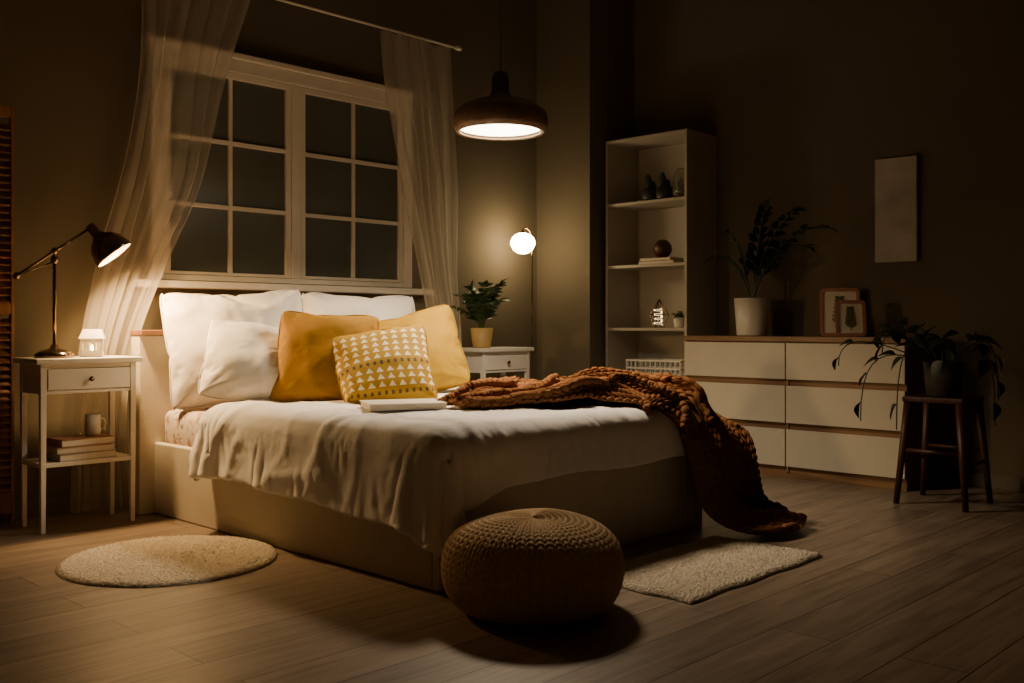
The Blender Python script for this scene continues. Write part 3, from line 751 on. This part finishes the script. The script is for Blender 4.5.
flat(5.70,4.05,1.351,.17,.30,.022,BOOK1,'brown book lying flat on the shelf'); flat(5.70,4.06,1.3735,.16,.26,.02,BOOK2,'tan book lying flat on another book')
e=G(); e.lathe([(0,0),(.025,.001),(.048,.018),(.062,.045),(.065,.065),(.060,.09),(.045,.112),(.022,.128),(0,.13)],32)
o=e.obj('decorative_sphere',SHADED_REDW,None,(5.70,4.05,1.394),smooth=True); tag(o,'round dark reddish wooden sphere on a stack of books','ornament')
e=thing('glass_lantern',(5.66,4.05,.911),'small geometric glass lantern with glowing beads on the shelf','lantern')
pts=[(.065*math.cos(a*pi/3),.065*math.sin(a*pi/3)) for a in range(6)]
g=G()
for i in range(6):
    p,q=pts[i],pts[(i+1)%6]
    g.tube([(p[0]*.6,p[1]*.6,.003),(p[0],p[1],.09)],.0025,6).tube([(p[0],p[1],.09),(0,0,.20)],.0025,6).tube([(p[0]*.6,p[1]*.6,.003),(q[0]*.6,q[1]*.6,.003)],.0025,6).tube([(p[0],p[1],.09),(q[0],q[1],.09)],.0025,6)
g.obj('lantern_frame',DARK,e)
cs=[(.032*math.cos(i*2.1),.032*math.sin(i*2.1),.022+.010*i) for i in range(12)]
pp=[];rr=[]
for c in cs:
    c=Vector(c)
    pp+=[c+Vector((0,0,-.005)),c+Vector((0,0,-.003)),c,c+Vector((0,0,.003)),c+Vector((0,0,.0045))]; rr+=[.0004,.003,.0045,.003,.0004]
G().tube(pp,rr,8).obj('light_string',FAIRY,e,smooth=True)
e=potted('potted_succulent',(5.68,3.90,.911),'tiny succulent in a small white pot on the shelf',.04,.07,POT)
g,st=rosette(G(),9,.06,.045,.04,.016,8,pairs=3); o=g.obj('foliage',GREEN,e); o.location=(0,0,.05)
e=thing('basket',(5.71,4.05,.481),'white openwork basket on the lower shelf','basket')
g=G().box(-.12,.12,-.22,.22,0,.008)
for z in (.05,.10,.145,.198): g.box(-.13,-.122,-.23,.23,z,z+.012).box(.122,.13,-.23,.23,z,z+.012).box(-.122,.122,-.23,-.222,z,z+.012).box(-.122,.122,.222,.23,z,z+.012)
for k in range(12):
    y=-.225+k*.45/11-.003
    g.box(-.128,-.124,y,y+.007,.0,.205).box(.124,.128,y,y+.007,.0,.205)
for k in range(6):
    x=-.11+k*.042; g.box(x,x+.007,-.229,-.223,0,.205).box(x,x+.007,.223,.229,0,.205)
g.obj('wicker_body',WHITE,e)

# ---------------------------------------------------------------- wall canvas & frames
o=G().box(5.925,5.957,2.38,2.635,1.31,1.94).obj('wall_canvas',CANVAS,None,bevel=.004); tag(o,'narrow unframed white textured canvas hanging on the wall','picture')
def pframe(x,y,w_,h_,yaw,label,seed):
    e=thing('picture_frame',(x,y,.862),label,'picture frame','small framed botanical prints',rz=math.radians(yaw))
    Rm=Matrix.Rotation(math.radians(-9),4,'X')
    def tr(g): g.V=[tuple(Rm@Vector(v)) for v in g.V]; return g
    b=.020; rc=.028
    def rrect(hw_,hh_,r):
        P=[]
        for cx,cz,a0 in ((hw_-r,hh_-r,0),(-hw_+r,hh_-r,90),(-hw_+r,-hh_+r,180),(hw_-r,-hh_+r,270)):
            for k in range(7):
                a=math.radians(a0+15*k); P.append((cx+r*math.cos(a),cz+r*math.sin(a)+h_/2))
        return P
    O=rrect(w_/2,h_/2,rc); I=rrect(w_/2-b,h_/2-b,.012); g=G(); n=len(O)
    for P,y_ in ((O,0),(I,0),(O,.016),(I,.016)): g.V+=[(p[0],y_,p[1]) for p in P]
    for i in range(n):
        j=(i+1)%n; g.F+=[(i,j,n+j,n+i),(2*n+i,3*n+i,3*n+j,2*n+j),(i,2*n+i,2*n+j,j),(n+i,n+j,3*n+j,3*n+i)]
    tr(g).obj('frame',PINK,e)
    tr(G().box(-w_/2+b-.002,w_/2-b+.002,.008,.012,b-.002,h_-b+.002)).obj('print',PRINTP,e)
    g=G(); H=h_-2*b
    g.tube([(0,.0065,b+.1*H),(.006,.0065,b+.5*H),(0,.0065,b+.9*H)],.0015,6)
    for k in range(7):
        z=b+H*(.2+.1*k)
        for sg in (-1,1): g.leaf((0,.0065,z),(sg*1.,0,.9),(0,-1,0),w_*.27*(1-.07*k),w_*.10,0)
    tr(g).obj('leaf_drawing',LEAFINK,e)
    tr(G().box(-.02,.02,.015,.02,.02,h_*.7)).obj('stand',PINK,e)
pframe(5.80,2.80,.235,.30,-62,'rosy wooden frame with a botanical print on the dresser',1)
pframe(5.66,2.66,.18,.22,-50,'smaller rosy wooden frame with a botanical print',2)

# ---------------------------------------------------------------- stool with plant
SX,SY=5.30,1.99
e=thing('stool',(SX,SY,0),'mahogany stool coloured as shaded, holding a trailing plant','stool')
G().box(-.155,.155,-.155,.155,.53,.56).obj('seat',SHADED_REDW,e,bevel=.008)
for sx in(-1,1):
    for sy in(-1,1):
        G().tube([(sx*.175,sy*.175,0),(sx*.13,sy*.13,.53)],[.015,.022],10).obj('leg',SHADED_REDW,e,smooth=True)
g=G().tube([(-.155,-.155,.22),(.155,-.155,.22)],.010,8).tube([(-.155,.155,.22),(.155,.155,.22)],.010,8); g.tube([(-.15,-.15,.28),(-.15,.15,.28)],.010,8).tube([(.15,-.15,.28),(.15,.15,.28)],.010,8)
g.obj('stretcher',SHADED_REDW,e,smooth=True)
e=potted('potted_pothos',(SX,SY,.561),'trailing pothos in a pot on the stool, both coloured as shaded',.10,.18,GREYP,.8)
g=G(); st=G(); rnd=random.Random(9)
vines=[(135,.52,.15,.10),(150,.34,.18,.05),(165,.34,.16,.42),(140,.42,.10,.35),(120,.28,.20,0),(100,.20,.22,0),(200,.24,.18,.15),(-90,.18,.18,.15),(-60,.22,.14,.4),(-45,.26,.18,.3),(60,.18,.20,0),(20,.18,.18,.1)]
for k,(ad,R_,hh,dp) in enumerate(vines):
    a=math.radians(ad); pts=[]
    for q in np.linspace(0,1,12):
        rr=.03+R_*math.sin(q*1.6); z=hh*math.sin(q*2.4)-dp*q**3
        pts.append(Vector((math.cos(a)*rr,math.sin(a)*rr,z)))
    st.tube(pts,.003,6)
    for i in range(4,12,2 if k%2 else 3):
        t=(pts[i]-pts[i-1]).normalized(); sd=Vector((-math.sin(a),math.cos(a),0))*(1 if i%4==1 else -1)
        g.leaf(pts[i],(t+sd*.8+Vector((0,0,.1))).normalized(),Vector((math.cos(a)*.5,math.sin(a)*.5,1)),rnd.uniform(.08,.11),rnd.uniform(.055,.07),.35)
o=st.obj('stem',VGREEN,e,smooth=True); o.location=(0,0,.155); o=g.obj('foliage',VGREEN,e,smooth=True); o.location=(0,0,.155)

# folding screen
e=thing('folding_screen',(1.465,4.93,0),'dark wooden louvred folding screen standing by the wall','screen')
g=G().box(-.27,-.25,-.015,.015,0,1.95).box(.255,.27,-.015,.015,0,1.95).box(-.25,.255,-.015,.015,1.90,1.95).box(-.25,.255,-.015,.015,.05,.15).box(-.25,.255,-.015,.015,.98,1.03)
g.obj('panel_frame',SCREENW,e,bevel=.003)
g=G()
for z in np.arange(.17,1.88,.035):
    if .95<z<1.04: continue
    n=len(g.V); g.box(-.25,.255,-.012,.012,z,z+.006)
    for i in range(n,n+8):
        v=g.V[i]; g.V[i]=(v[0],v[1],v[2]+v[1]*1.2)
g.obj('louvres',SCREENW,e)

# ---------------------------------------------------------------- world & camera
W=bpy.data.worlds.new('World'); S.world=W; W.use_nodes=True
W.node_tree.nodes['Background'].inputs[0].default_value=(.30,.22,.14,1); W.node_tree.nodes['Background'].inputs[1].default_value=.01
cam=bpy.data.cameras.new('camera'); co=bpy.data.objects.new('camera',cam); C.objects.link(co)
co.location=(0,0,.93); co.rotation_euler=(pi/2,0,math.radians(-46)); cam.lens=35; cam.sensor_width=36; cam.shift_y=-.0161; cam.clip_start=.02
S.camera=co
